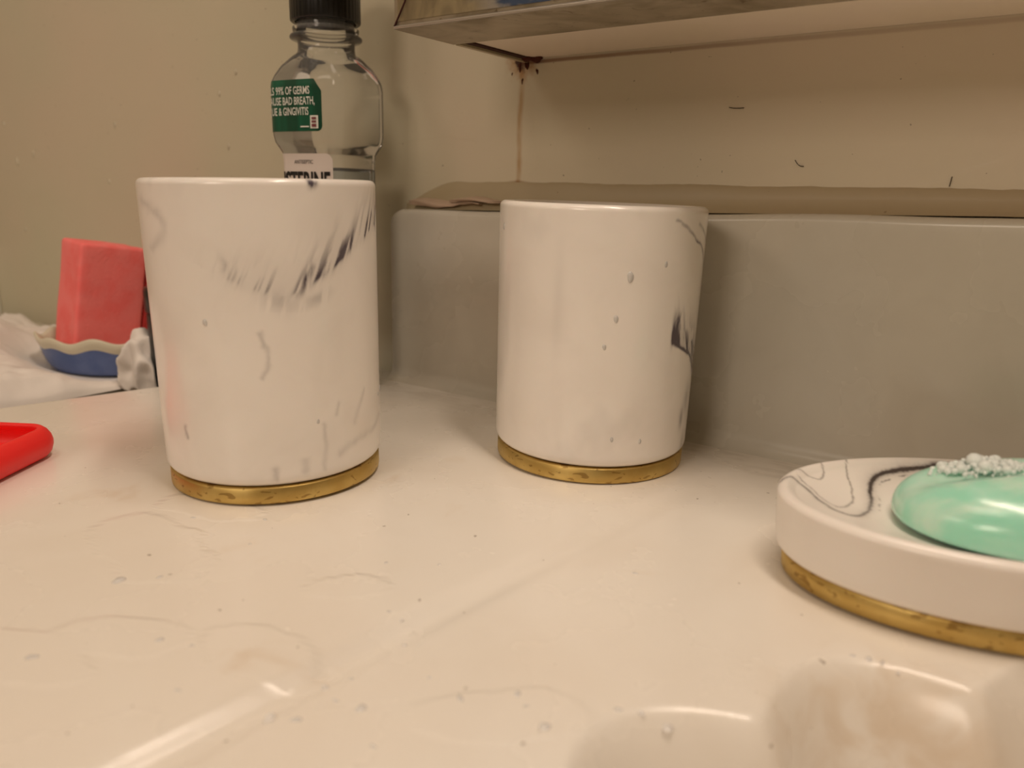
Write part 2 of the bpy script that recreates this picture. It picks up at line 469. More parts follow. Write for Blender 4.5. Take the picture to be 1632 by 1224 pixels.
# door: frame with mitred corners + pane
door = box('door', 0, WC, 0, .036, 0, HC, M_metal, mc, .0012, 2)
fr = .0028
mp = mesh_np('mirror', [(fr, -.0006, fr), (WC-fr, -.0006, fr), (WC-fr, -.0006, HC-fr), (fr, -.0006, HC-fr), (fr, .001, fr), (WC-fr, .001, fr), (WC-fr, .001, HC-fr), (fr, .001, HC-fr)],
             [[0, 1, 2, 3], [0, 4, 5, 1], [1, 5, 6, 2], [2, 6, 7, 3], [3, 7, 4, 0]], M_mirror, door, smooth=False)
tube('frame_edge', [(.0008, -.0003, .0008), (WC*.5, -.0003, .0008), (WC-.0008, -.0003, .0008)], .0007, M_edge, door)
tube('mitre_seam', [(.001, -.0005, .001), (.0035, -.0006, .0045), (.0065, -.0006, .009), (.0105, -.0006, .0165), (.0125, -.0006, .021)], .0004, M_gap, door)
carc = box('body', .0015, WC-.0015, .0362, DP, .0030, HC-.002, M_metal, mc)
u = box('bottom_panel', .0065, WC-.004, .0364, DP-.0006, .0016, .0034, m_under(), mc)
box('side_lip', .0012, .0036, .0364, DP-.0002, .0, .006, M_caulk, mc)
box('rust_gap', .0036, .0070, .0364, DP-.0004, .0010, .0036, M_gap, mc)
M_rust = simple('rust_crust', srgb(74, 30, 12), .95)
for i, (x, y, z, r) in enumerate(((.0095, DP-.0016, .0004, .0030), (.0060, DP-.0050, .0004, .0022), (.0040, DP-.003, .0008, .0028), (.0075, DP-.002, .0006, .0022), (.0015, DP-.0018, .0004, .0018), (.011, DP-.0012, .0004, .0012), (.0015, DP-.006, .0012, .0012))):
    dome('rust_crust', (x, y, z+.001), r, r*.8, r*.7, M_rust, mc, (0, -.3, -1), .3, i*1.7)
for i, (x, z, r) in enumerate(((-.0055, -.0045, .0005), (.0088, -.0042, .0009), (.0005, -.0080, .0008), (.0030, -.0014, .0014), (-.001, -.0016, .0013))):
    dome('rust_crust', (x, DP, z), r*.7, r*1.4, r*.5, M_rust, mc, (0, -1, 0), .3, i*2.7)

# ------------------------------------------------------------------ tumblers
def lathe_fine(prof, nt, name, mat, parent, veins=None, th0=0):
    P = np.array(prof); th = np.linspace(0, 2*PI, nt, endpoint=False) + th0
    T, R = np.meshgrid(th, P[:, 0]); _, Zz = np.meshgrid(th, P[:, 1])
    V = np.stack([R*np.cos(T), R*np.sin(T), Zz], -1).reshape(-1, 3)
    at = None
    if veins is not None:
        Tn = (T + PI) % (2*PI) - PI
        outer = (np.arange(len(P)) < veins[1])[:, None]
        at = {'vein': (veins[0](Tn, Zz) * outer).ravel()}
    return mesh_np(name, V, grid_faces(len(P), nt, True), mat, parent, attr=at)
RC = .0388
def streaks(s, z, seed, sc=900, lean=.35):
    return fbm((s - lean*z)*sc, z*sc*.16, seed, 3)
def veins1(T, Z):
    s = T*RC; wob = (fbm(s*120, Z*120, 1.)-.47)*.005 + (fbm(s*420, Z*420, 2.)-.47)*.0018
    v = np.zeros(s.shape)
    main = smooth_pts([(.62*RC, .0915), (.509*RC, .0895), (.312*RC, .0868), (.16*RC, .0852), (0, .0804), (-.134*RC, .0770), (-.309*RC, .0731), (-.42*RC, .0708), (-.62*RC, .0700), (-.82*RC, .0730), (-1.04*RC, .0763)])
    d, t, sg = seg_dist(s+wob, Z+wob*.6, main)
    st = streaks(s, Z, 2., 700, .45)
    up = np.where(sg < 0, d, 0); dn = np.where(sg >= 0, d, 0)
    body = np.exp(-(up/.0042)**1.3)*np.exp(-(dn/.0009)**2)
    pw = np.interp(t, [0, .12, .3, .45, .6, .75, 1], [1.0, 1.0, .55, .62, .40, .30, .05])
    haze = np.exp(-(up/.0075)**1.5)*np.exp(-(dn/.0022)**2)
    v += body*pw*sstep(.40, .60, st)*1.6 + haze*(.10+.16*sstep(.3, .6, st))*np.interp(t, [0, .8, 1], [1, 1, .2])
    def blot(t0, z0, rt, rz, a, rot=0., seed=3., th=.40):
        ds, dz = (T-t0)*RC+wob, Z-z0+wob; c, q = math.cos(rot), math.sin(rot)
        g = np.exp(-((c*ds+q*dz)/rt)**2 - ((-q*ds+c*dz)/rz)**2)
        return a*g*sstep(th, th+.22, streaks(s, Z, seed, 600, .2))
    v += blot(.42, .0888, .0016, .0036, 1.6, -.35, 4.); v += blot(.60, .0902, .0016, .003, 1.0, -.3, 5.)
    v += blot(.14, .0850, .0022, .0042, .7, -.5, 6.)
    v += blot(-.33, .0745, .0013, .0040, 1.1, -.4, 7.); v += blot(-.93, .0775, .0018, .004, .45, .4, 8., .35)
    v += blot(-.56, .0675, .006, .003, .25, 0, 9., .2); v += blot(-.26, .0675, .004, .002, .3, .3, 9., .2)
    v += blot(-.25, .1040, .0013, .0014, 1.5, .5, 10., .3)
    for pts, w, a in (([(-1.85*RC, .098), (-1.62*RC, .0945), (-1.49*RC, .0905), (-1.56*RC, .086), (-1.72*RC, .0835)], .0018, .20),
                      ([(-.745*RC, .0575), (-.735*RC, .0545), (-.68*RC, .0515), (-.685*RC, .0475), (-.735*RC, .0435)], .0008, .26),
                      ([(.62*RC, .0205), (.40*RC, .0180), (.09*RC, .0172), (-.10*RC, .0140)], .0014, .16),
                      ([(-1.50*RC, .0255), (-1.49*RC, .0215)], .0007, .45), ([(-.69*RC, .0122), (-.70*RC, .0085)], .0012, .30),
                      ([(-.43*RC, .0142), (-.43*RC, .0108)], .0014, .22), ([(-.236*RC, .026), (-.244*RC, .0105)], .0009, .18),
                      ([(-.06*RC, .033), (-.10*RC, .029)], .0008, .2), ([(.25*RC, .034), (.1*RC, .024)], .0010, .14)):
        d, t, sg = seg_dist(s+wob*.8, Z+wob*.8, smooth_pts(pts)); v += a*np.exp(-(d/w)**2)*(.5+streaks(s, Z, 12., 500))
    v += .16*sstep(.56, .74, fbm(s*45+5, Z*28, 14.))
    return np.clip(v, 0, .95)
def veins2(T, Z):
    s = T*RC; wob = (fbm(s*120, Z*120, 21.)-.47)*.003; v = np.zeros(s.shape)
    for pts, w, a in (([(-.36*RC, .0952), (-.20*RC, .0925), (-.03*RC, .0885), (.14*RC, .0845), (.30*RC, .0795), (.5*RC, .073)], .0005, .50),
                      ([(-.30*RC, .0935), (-.08*RC, .0895), (.10*RC, .0850), (.24*RC, .0800), (.4*RC, .075)], .0004, .35),
                      ([(.0, .0935), (.10*RC, .0910), (.30*RC, .0875), (.5*RC, .085)], .0007, .45),
                      ([(-.27*RC, .0525), (-.18*RC, .0505), (-.06*RC, .0478), (.08*RC, .0450), (.18*RC, .0405), (.36*RC, .0345), (.5*RC, .030)], .0007, .95),
                      ([(.10*RC, .050), (.20*RC, .0445), (.34*RC, .0385)], .0006, .8)):
        d, t, sg = seg_dist(s+wob*.8, Z+wob*.8, smooth_pts(pts)); v += a*np.exp(-(d/w)**2)*(.55+streaks(s, Z, 22., 500, -.2))
    edge = smooth_pts([(-.30*RC, .0525), (-.22*RC, .0505), (-.06*RC, .0475), (.10*RC, .0450), (.25*RC, .0390), (.6*RC, .030)])
    d, t, sg = seg_dist(s, Z, edge); above = (sg > 0) & (T > -.32)
    fall = np.exp(-(d/.009)**2)*above*sstep(-.32, -.26, T)
    v += fall*(.30 + .8*sstep(.36, .54, streaks(s, Z, 23., 650, -.25)))
    v += .9*np.exp(-((T+.285)*RC/.0007)**2-((Z-.0545)/.0035)**2) + .7*np.exp(-((T+.23)*RC/.0005)**2-((Z-.056)/.004)**2)
    v += .6*np.exp(-((T+.20)*RC/.0028)**2-((Z-.0600)/.0022)**2)*sstep(.4, .6, streaks(s, Z, 25., 600))
    v += .55*np.exp(-((T-.02)*RC/.0016)**2-((Z-.0215)/.004)**2) + .35*np.exp(-((T-.12)*RC/.0028)**2-((Z-.028)/.006)**2)
    v += .3*np.exp(-((T-.12)*RC/.0018)**2-((Z-.010)/.006)**2)
    v += .08*np.exp(-((T+1.43)*RC/.002)**2-((Z-.066)/.018)**2) + .1*sstep(.6, .78, fbm(s*45+15, Z*28, 34.))
    return np.clip(v, 0, .95)
def tumbler(loc, H, tilt, veins, label):
    Rt, Rb, Rg, g = .0392, .0381, .0373, .0059
    t = empty('tumbler', loc); tag(t, label, 'tumbler', 'marbled tumblers with gold bases')
    pr = [(0.0, g+.0001), (.02, g+.0001), (.0352, g+.0001)]
    for a in np.linspace(0, PI/2, 9): pr.append((Rb-.0035+.0035*math.sin(a), g+.0036-.0035*math.cos(a)))
    for z in np.linspace(g+.0042, H-.0022, 300): pr.append((Rb+(Rt-Rb)*(z-g)/(H-g), z))
    lip = .0042; n_out = len(pr)+5
    for a in np.linspace(0, PI, 14)[1:]:
        pr.append((Rt-lip/2+lip/2*math.cos(a), H-.0021+.0021*math.sin(a)))
    for z in np.linspace(H-.004, g+.008, 20): pr.append((Rt-lip-(Rt-Rb)*(H-z)/H, z))
    for a in np.linspace(0, PI/2, 6): pr.append((Rb-.0046-.004*(1-math.cos(a)), g+.008-.004*math.sin(a)))
    pr.append((.0, g+.004))
    b = lathe_fine(pr, 600, 'body', M_cup, t, (veins, n_out))
    pg = [(0, 0), (.03, 0), (Rg-.0006, 0), (Rg-.0001, .0003), (Rg, .0009), (Rg, g-.0006), (Rg-.0004, g-.0001), (Rg-.002, g), (0, g)]
    lathe_fine(pg, 160, 'base', M_brass, t)['label'] = 'gold coloured metal base ring'
    ax, ay = tilt
    t.rotation_euler = (math.atan(-ay), math.atan(ax), 0)
    return t
t1 = tumbler((-.23049, .17925, .0006), .105, (-.0102, -.0075), veins1, 'white marbled tumbler with gold base standing in front of the clear mouthwash bottle')
t2 = tumbler((-.14787, .26926, .0006), .09927, (.0132, .0029), veins2, 'white marbled tumbler with gold base standing nearer the backsplash, beside the soap dish')

# ------------------------------------------------------------------ soap dish
sd = empty('soap_dish', (-.0004, .2386, .0002), math.radians(25.6))
tag(sd, 'oval white marbled soap dish with gold base holding teal soap', 'soap dish')
A, B = .0612, .0398
def oval(prof, nt, name, mat, parent, veinf=None):
    P = np.array(prof); th = np.linspace(0, 2*PI, nt, endpoint=False)
    off, zz = P[:, 0], P[:, 1]                # off: inset from the outline; >=1 means scale (for inner rings)
    T, O = np.meshgrid(th, off); _, Zz = np.meshgrid(th, zz)
    k = np.where(O >= 1, O-1, 0)
    a = np.where(O >= 1, (A-.004)*(1-k), A-O); b = np.where(O >= 1, (B-.004)*(1-k), B-O)
    Xx, Yy = a*np.cos(T), b*np.sin(T)
    at = None
    if veinf: at = {'vein': veinf(Xx, Yy, Zz)}
    return mesh_np(name, np.stack([Xx, Yy, Zz], -1).reshape(-1, 3), grid_faces(len(P), nt, True), mat, parent, attr=at)
ca, sa = math.cos(math.radians(25.6)), math.sin(math.radians(25.6))
def loc2(p): x, y = p[0]+.0004, p[1]-.2386; return (ca*x+sa*y, -sa*x+ca*y)
DL = [([(-.057, .2186), (-.0555, .2251), (-.051, .2231), (-.045, .2185), (-.0402, .2162), (-.0363, .2177), (-.0345, .2235), (-.0344, .2326), (-.0365, .2398), (-.0376, .2457), (-.0366, .2516), (-.0308, .2592), (-.0231, .2661), (-.0173, .2693), (-.016, .2718), (-.0149, .278), (-.014, .286)], 1),
      ([(-.0545, .251), (-.0527, .2449), (-.0494, .2376), (-.0491, .2332), (-.0521, .2318), (-.0559, .2315), (-.06, .2315)], 2),
      ([(-.048, .262), (-.0464, .2536), (-.0448, .2452), (-.0417, .2382), (-.0391, .2317), (-.0393, .2237), (-.0417, .2191), (-.048, .2235), (-.0538, .2275)], 2),
      ([(-.0213, .2662), (-.0274, .2603), (-.033, .2523), (-.0355, .247), (-.035, .2414), (-.033, .2368), (-.0317, .2279)], 3)]
def dveins(Xx, Yy, Zz):
    v = np.zeros(Xx.shape); wob = (fbm(Xx*260, Yy*260, 5.)-.47)*.0016; jag = (fbm(Xx*1500, Yy*1500, 9., 2)-.4)*.0006
    for pts, kind in DL:
        q = smooth_pts([loc2(p) for p in pts], 3)
        d, t, sg = seg_dist(Xx+wob+jag, Yy+wob-jag, q)
        if kind == 1:
            w = np.interp(t, [0, .25, .42, .55, .75, .9, 1], [.00028, .00035, .0005, .0008, .0010, .0007, .0005])
            a = np.interp(t, [0, .25, .42, .55, .9, 1], [.6, .7, .55, .95, 1, .9])
            v += a*np.exp(-(d/w)**2) + .22*np.exp(-(d/(w*3.2))**2)
        elif kind == 2: v += .6*np.exp(-(d/.00028)**2)
        else: v += .6*np.exp(-(d/.0003)**2)*sstep(.35, .6, fbm(Xx*500, Yy*500, 3., 2))
    d, t, sg = seg_dist(Xx+wob, Yy+wob, smooth_pts([loc2(p) for p in [(-.06, .2365), (-.054, .2285), (-.049, .223)]], 1))
    v += .3*np.exp(-(d/.0011)**2)*sstep(.4, .6, fbm(Xx*900, Yy*900, 4., 2))
    return np.clip(v, 0, .97)*(Zz > .0125)
zt = .0243; zb = .0065
pr = [(1.999, zb), (1.5, zb), (.006, zb)]
for a in np.linspace(0, PI/2, 8): pr.append((.004-.003*math.sin(a), zb+.003-.003*math.cos(a)))
for z in np.linspace(zb+.004, zt-.003, 8): pr.append((.001-.001*(z-zb)/(zt-zb), z))
for a in np.linspace(0, PI*.62, 12)[1:]: pr.append((.0022-.0022*math.cos(a), zt-.0022+.0022*math.sin(a)))
kk = np.linspace(0, .999, 190)
for q in kk: pr.append((1+q, zt-.0012-.0085*(1-(1-q)**2.2) + .0004*(1-min(q/.02, 1))))
oval(pr, 1000, 'dish', M_dish, sd, dveins)
pg = [(1.999, 0), (1.5, 0), (.0050, 0), (.0038, .0004), (.0033, .001), (.0030, zb-.0005), (.0034, zb-.0001), (1.5, zb-.0001), (1.999, zb-.0001)]
oval(pg, 200, 'base', M_brass, sd)['label'] = 'gold coloured metal base ring'

# soap bar with foam
def m_soap():
    n = NT('teal_soap', Roughness=.22)
    a = n.ramp(n.noise(42, 3, dist=1.5), .35, .7)
    c = n.mix(a, srgb(160, 226, 202), srgb(184, 234, 216))
    f = n.ramp(n.noise(1, 4, n.mapped((40, 90, 90)), dist=.8), .40, .75)
    c = n.mix(n.math('MULTIPLY', f, .6), c, srgb(228, 240, 228))
    n.set('Base Color', c); n.set('Subsurface Weight', .5); n.set('Subsurface Radius', (.3, 1.0, .75)); n.set('Subsurface Scale', .006)
    n.set('Coat Weight', .3); n.set('Coat Roughness', .14)
    n.bump(n.noise(170, 3), .12, .001)
    return n.m
M_soap = m_soap()
sb = empty('soap_bar', (.0105, .2425, .0145), math.radians(22))
tag(sb, 'wet teal soap bar with white lather lying in the marbled dish', 'soap')
nt, nr_ = 160, 90; V = []
for i in range(nr_):
    ph = -PI/2 + PI*i/(nr_-1)
    for k in range(nt):
        th = 2*PI*k/nt
        ce, se = math.cos(th), math.sin(th)
        x = math.copysign(abs(ce)**.9, ce)*math.cos(ph)**.75*.0415; y = math.copysign(abs(se)**.85, se)*math.cos(ph)**.75*.0245
        z = math.sin(ph); z = math.copysign(abs(z)**.9, z)*(.0158 if z > 0 else .0045)+.0055
        if math.sin(ph) > 0:
            z += .0013*math.sin(x*110+1)*math.cos(y*90) - .0022*math.exp(-((y-.004-.15*x)/.006)**2)*math.sin(ph) + .0012*math.exp(-((y+.008)/.006)**2)*math.sin(ph)
        V.append((x, y, z))
mesh_np('bar', V, grid_faces(nr_, nt, True), M_soap, sb)
M_foam = None
bm = bmesh.new()
def soap_top(x, y):
    q = (abs(x)/.0415)**2.2+(abs(y)/.0245)**2.2
    return .0055+.0150*max(1-q, 0)**.42
for i in range(650):
    cl = random.random()
    if cl < .55: x, y = random.gauss(-.020, .0055), random.gauss(.0065, .0042)
    elif cl < .8: x, y = random.gauss(-.004, .012), random.gauss(.006, .003)
    else: x, y = random.gauss(-.012, .012), random.gauss(-.017, .002)
    if (x/.040)**2+(y/.0235)**2 > .95: continue
    r = abs(random.gauss(0, .00030))+.00022
    if cl < .55 and random.random() < .08: r *= 2.2
    bmesh.ops.create_icosphere(bm, subdivisions=2, radius=r, matrix=Matrix.Translation((x, y, soap_top(x, y)-.0004+r*.3+random.random()*(.0022*math.exp(-((x+.020)/.006)**2-((y-.0065)/.004)**2)+.0002))))
lather = tag(bm_obj('lather', bm, M_soap, sb, True), kind='stuff')

# ------------------------------------------------------------------ mouthwash bottle
bt = empty('mouthwash_bottle', (-.3105, .2825, .0002), math.radians(9))
tag(bt, 'clear mouthwash bottle with black cap and green label', 'bottle')
def rrect(a, b, rc, n=14, bulge=.0):
    """outline of a rounded rectangle, anticlockwise, starting mid front (-y)"""
    P = []
    cs = [(a-rc, -(b-rc), -PI/2), (a-rc, b-rc, 0), (-(a-rc), b-rc, PI/2), (-(a-rc), -(b-rc), PI)]
    edge = 10
    last = None
    for (cx, cy, a0) in cs:
        arc = [(cx+rc*math.cos(a0+t*PI/2), cy+rc*math.sin(a0+t*PI/2)) for t in np.linspace(0, 1, n)]
        P.append(arc)
    out = []
    for i in range(4):
        out += P[i]
        nx = P[(i+1) % 4][0]; lx = P[i][-1]
        for t in np.linspace(0, 1, edge+2)[1:-1]:
            px, py = lx[0]+(nx[0]-lx[0])*t, lx[1]+(nx[1]-lx[1])*t
            bl = bulge*4*t*(1-t)
            nn = [(1, 0), (0, 1), (-1, 0), (0, -1)][i]
            out.append((px+nn[0]*bl, py+nn[1]*bl))
    return out
FA, FB, FR = .0225, .0190, .0075
prof_b = [(.0, .62, .3), (.0006, .70, .3), (.003, .80, .3), (.006, .82, .3), (.060, .82, .3), (.1155, .82, .3), (.119, .84, .32), (.1215, .90, .32), (.1245, .97, .32), (.128, 1.0, .33), (.150, 1.0, .33),
          (.1530, .985, .34), (.1555, .95, .38), (.1600, .86, .52), (.1638, .74, .75), (.1655, .68, .9)]
def bottle_ring(k, rd, inset=0):
    a, b = FA*k-inset, FB*k-inset
    if rd >= .85: a = b = .0136/1.0 - inset if rd >= .99 else (a+b)/2
    rc = min(a, b)*rd
    return rrect(a, b, rc, bulge=.0012*(1-rd))
V = []; rings = 0
zs = []
def dens(p):
    out = []
    for (z0, k0, r0), (z1, k1, r1) in zip(p[:-1], p[1:]):
        m = max(2, int((z1-z0)/.002)+1)
        for t in np.linspace(0, 1, m, endpoint=False): out.append((z0+(z1-z0)*t, k0+(k1-k0)*t, r0+(r1-r0)*t))
    out.append(p[-1]); return out
for (z, k_, rd) in dens(prof_b):
    V += [(x, y, z) for x, y in bottle_ring(k_, rd)]; rings += 1
def circ(r, n): 
    base = rrect(1, 1, .999); return [(r*x/math.hypot(x, y), r*y/math.hypot(x, y)) for x, y in base]
nb = len(bottle_ring(1, .3))
for z, r in ((.1665, .0139), (.1685, .0136), (.1712, .0136), (.1719, .0142), (.1723, .0168), (.1729, .0173), (.1737, .0173), (.1743, .0168), (.1747, .0142), (.1765, .0138), (.1810, .0138), (.1870, .0138)):
    V += [(x, y, z) for x, y in circ(r, nb)]; rings += 1
V = np.array(V)
F = grid_faces(rings, nb, True)
# bottom cap
c0 = len(V); V = np.concatenate([V, [[0, 0, .002]]])
F3 = [[c0, (k+1) % nb, k, k] for k in range(nb)]
def m_clear(name, ior, col=(1, 1, 1), rough=0.0):
    n = NT(name, **{'Base Color': col, 'Roughness': rough, 'IOR': ior}); n.set('Transmission Weight', 1.0); return n.m
def m_thin(name, haze, sheen, glass=0.0, col=(.9, .9, .88), tint=(.97, .975, .97), rough=.06):
    n = NT(name); t = n.t; t.nodes.remove(n.b)
    out = t.nodes['Material Output']
    tr = t.nodes.new('ShaderNodeBsdfTransparent'); tr.inputs[0].default_value = (*tint, 1)
    gl = t.nodes.new('ShaderNodeBsdfGlossy'); gl.inputs['Roughness'].default_value = rough
    df = t.nodes.new('ShaderNodeBsdfDiffuse'); df.inputs[0].default_value = (*col, 1)
    fr = t.nodes.new('ShaderNodeFresnel'); fr.inputs[0].default_value = 1.45
    m1 = t.nodes.new('ShaderNodeMixShader'); m1.inputs[0].default_value = haze
    t.links.new(tr.outputs[0], m1.inputs[1]); t.links.new(df.outputs[0], m1.inputs[2]); last = m1
    if glass:
        g = t.nodes.new('ShaderNodeBsdfGlass'); g.inputs['IOR'].default_value = 1.35; g.inputs['Roughness'].default_value = 0
        mg = t.nodes.new('ShaderNodeMixShader'); mg.inputs[0].default_value = glass
        t.links.new(m1.outputs[0], mg.inputs[1]); t.links.new(g.outputs[0], mg.inputs[2]); last = mg
    ad = n.math('ADD', fr.outputs[0], sheen, clamp=True)
    m2 = t.nodes.new('ShaderNodeMixShader'); t.links.new(ad, m2.inputs[0])
    t.links.new(last.outputs[0], m2.inputs[1]); t.links.new(gl.outputs[0], m2.inputs[2])
    t.links.new(m2.outputs[0], out.inputs['Surface'])
    return n.m
M_pet = m_thin('clear_plastic', .09, -.012)
body = mesh_np('body', V, F, M_pet, bt)
# mouthwash left in the bottle
V = []; rings = 0
for (z, k_, rd) in dens([(.0015, .80, .3), (.1125, .80, .3)]):
    V += [(x, y, z) for x, y in bottle_ring(k_, rd, .0009)]; rings += 1
c0, c1 = len(V), len(V)+1; V += [(0, 0, .0015), (0, 0, .1125)]
F = np.concatenate([grid_faces(rings, nb, True), [[c0, (k+1) % nb, k, k] for k in range(nb)], [[c1, (rings-1)*nb+k, (rings-1)*nb+(k+1) % nb, (rings-1)*nb+(k+1) % nb] for k in range(nb)]])
def quads_tris(name, V, F, mat, parent):
    bm = bmesh.new(); vs = [bm.verts.new(v) for v in V]
    for q in F:
        q = list(dict.fromkeys(int(i) for i in q))
        try: bm.faces.new([vs[i] for i in q])
        except Exception: pass
    bmesh.ops.recalc_face_normals(bm, faces=bm.faces[:])
    return bm_obj(name, bm, mat, parent, True)
quads_tris('mouthwash', V, F, m_thin('mouthwash_liquid', .10, .0, col=(.55, .62, .70), tint=(.86, .92, .97)), bt)
# cap
M_black = simple('black_plastic', srgb(9, 9, 9), .32)
V = []; nC = 180; rr = []
for z, r in ((.1802, .0145), (.1800, .0158), (.1803, .0164), (.1810, .0167), (.1940, .0167), (.2025, .0164), (.2045, .0158), (.2052, .0145), (.2052, .0)):
    for k in range(nC):
        rb = r + (.00010*math.cos(k*PI*2/4) if .0160 < r and z < .203 else 0)
        a = 2*PI*k/nC; V.append((rb*math.cos(a), rb*math.sin(a), z))
mesh_np('cap', V, grid_faces(9, nC, True), M_black, bt)
# tamper ring under the cap
V = []
for z, r in ((.1762, .0146), (.1758, .0157), (.1776, .0159), (.1780, .0148)):
    V += [(r*math.cos(2*PI*k/64), r*math.sin(2*PI*k/64), z) for k in range(64)]
mesh_np('tamper_ring', V, grid_faces(4, 64, True), M_pet, bt)

lather.data.materials[0] = m_thin('lather_bubbles', .80, .0, 0, (.93, 1, .97))
# labels mapped on the bottle's skin: u runs right round from the middle of the front
def skin(u, z, off):
    zs_ = [p[0] for p in prof_b]; k_ = float(np.interp(z, zs_, [p[1] for p in prof_b])); rd = float(np.interp(z, zs_, [p[2] for p in prof_b]))
    a, b = FA*k_, FB*k_; rc = min(a, b)*rd; fl = a-rc
    sgn = 1 if u >= 0 else -1; s = abs(u)
    if s <= fl:
        t = (s/fl+1)/2; bl = .0012*(1-rd)*4*t*(1-t)
        return Vector((sgn*s, -b-bl-off, z))
    s -= fl
    if s <= rc*PI/2:
        an = s/rc; return Vector((sgn*(fl+(rc+off)*math.sin(an)), -(b-rc)-(rc+off)*math.cos(an), z))
    s -= rc*PI/2
    return Vector((sgn*(a+off+.0003), -(b-rc)+s, z))
def wrap_poly(name, outline, mat, off, parent, nu=60, nv=30):
    us_ = [p[0] for p in outline]; u0, u1 = min(us_), max(us_); z0, z1 = min(p[1] for p in outline), max(p[1] for p in outline)
    V = []; n = len(outline)
    for i in range(nu):
        u = u0 + (u1-u0)*i/(nu-1); hits = []
        uu = min(max(u, u0+1e-7), u1-1e-7)
        for k in range(n):
            (a0, b0_), (a1, b1_) = outline[k], outline[(k+1) % n]
            if (a0-uu)*(a1-uu) < 0: hits.append(b0_+(b1_-b0_)*(uu-a0)/(a1-a0))
        lo, hi = (min(hits), max(hits)) if hits else ((z0+z1)/2,)*2
        for j in range(nv): V.append(skin(u, lo+(hi-lo)*j/(nv-1), off))
    o = mesh_np(name, V, grid_faces(nu, nv)[:, ::-1], mat, parent)
    return o
def text_on(name, body, size, u_right, z_base, off, mat, parent, sx=1.0, bold=0.0):
    cu = bpy.data.curves.new(name, 'FONT'); cu.body = body; cu.size = 1; cu.align_x = 'RIGHT'; cu.offset = bold
    cu.resolution_u = 3
    o = bpy.data.objects.new(name, cu); COL.objects.link(o)
    dg = bpy.context.evaluated_depsgraph_get(); me = bpy.data.meshes.new_from_object(o.evaluated_get(dg))
    bpy.data.objects.remove(o)
    bm = bmesh.new(); bm.from_mesh(me)
    bmesh.ops.triangulate(bm, faces=bm.faces[:])
    for _ in range(1): bmesh.ops.subdivide_edges(bm, edges=[e_ for e_ in bm.edges if e_.calc_length() > .3], cuts=2)
    for v in bm.verts: v.co = skin(u_right + v.co.x*size*sx, z_base + v.co.y*size, off)
    return bm_obj(name, bm, mat, parent)
def m_label(name, c, r=.3): return simple(name, c, r)
M_green = NT('green_label', Roughness=.3); M_green.set('Base Color', M_green.mix(M_green.ramp(M_green.noise(1, 2, M_green.mapped((110, 110, 8))), .4, .7), srgb(2, 66, 46), srgb(4, 92, 66))); M_green = M_green.m
M_white = simple('white_label', srgb(222, 214, 208), .35)
M_wtext = simple('white_ink', srgb(225, 228, 220), .4)
M_btext = simple('black_ink', srgb(12, 12, 14), .4)
M_rtext = simple('dull_red_ink', srgb(120, 60, 66), .4)
gz0, gz1, gr = .1290, .1525, .0118
gl = wrap_poly('green_label', [(-.030, gz0), (gr-.0022, gz0), (gr-.0008, gz0+.0006), (gr, gz0+.002), (gr, gz1-.0055), (gr-.0042, gz1), (-.030, gz1)], M_green, .0003, bt)
text_on('label_text', 'KILLS 99% OF GERMS', .0050, gr-.0064, .1458, .0006, M_wtext, gl, .64, .012)
text_on('label_text', 'THAT CAUSE BAD BREATH,', .0050, gr-.0036, .1411, .0006, M_wtext, gl, .64, .012)
text_on('label_text', 'PLAQUE & GINGIVITIS', .0050, gr-.0074, .1364, .0006, M_wtext, gl, .64, .012)
wrap_poly('seal_mark', [(gr-.0066, .1302), (gr-.0020, .1302), (gr-.0020, .1361), (gr-.0066, .1361)], M_wtext, .0006, gl, 4, 4)
for (a, b) in ((.1309, .1322), (.1328, .1337), (.1343, .1353)):
    wrap_poly('seal_mark_print', [(gr-.0056, a), (gr-.0030, a), (gr-.0030, b), (gr-.0056, b)], M_rtext, .0009, gl, 4, 3)
wrap_poly('seal_mark_text', [(gr-.0125, .1308), (gr-.0074, .1308), (gr-.0074, .1314), (gr-.0125, .1314)], M_wtext, .0006, gl, 4, 3)
wl_r = .0142
wl = wrap_poly('white_label', [(-.026, .04), (wl_r, .04), (wl_r, .1165), (wl_r-.0012, .1183), (wl_r-.003, .1190), (-.026, .1190)], M_white, .0003, bt)
text_on('brand_text', 'LISTERINE', .0125, wl_r-.0014, .1016, .0006, M_btext, wl, .60, .03)
text_on('label_text', 'ANTISEPTIC', .0026, wl_r-.0110, .1142, .0006, M_btext, wl, .85)

# ------------------------------------------------------------------ left: shelf with sponge, blue dish, crumpled cloth
M_porc = simple('white_porcelain', srgb(225, 218, 204), .2)
tk = empty('toilet_tank', (-.62, .16, -.86)); tag(tk, 'white toilet tank beside the vanity, covered by crumpled cloth', 'toilet tank')
box('tank_body', -.17, .17, -.10, .14, .45, .815, M_porc, tk, .02, 5)
box('tank_lid', -.185, .185, -.12, .155, .816, .8465, M_porc, tk, .008, 4)
ZT = -.0135
M_cloth = NT('white_cloth', Roughness=.85); M_cloth.set('Base Color', srgb(236, 230, 224)); M_cloth.bump(M_cloth.noise(260, 3), .2, .0006); M_cloth.set('Sheen Weight', .2); M_cloth = M_cloth.m
n = 150
Xg, Yg = np.meshgrid(np.linspace(-.72, -.437, n*2), np.linspace(.058, .292, n))
r1 = 1-np.abs(2*fbm(Xg*16, Yg*16, 3.)-.94)*2.2; r2 = 1-np.abs(2*fbm(Xg*34+4, Yg*34, 8.)-.94)*2
hh = .004+.0075*np.clip(r1, 0, 1)+.0035*np.clip(r2, 0, 1)
mound = np.exp(-((Xg+.565)/.042)**2-((Yg-.205)/.035)**2)*.026
mound += np.exp(-((Xg+.475)/.02)**2-((Yg-.185)/.02)**2)*.004
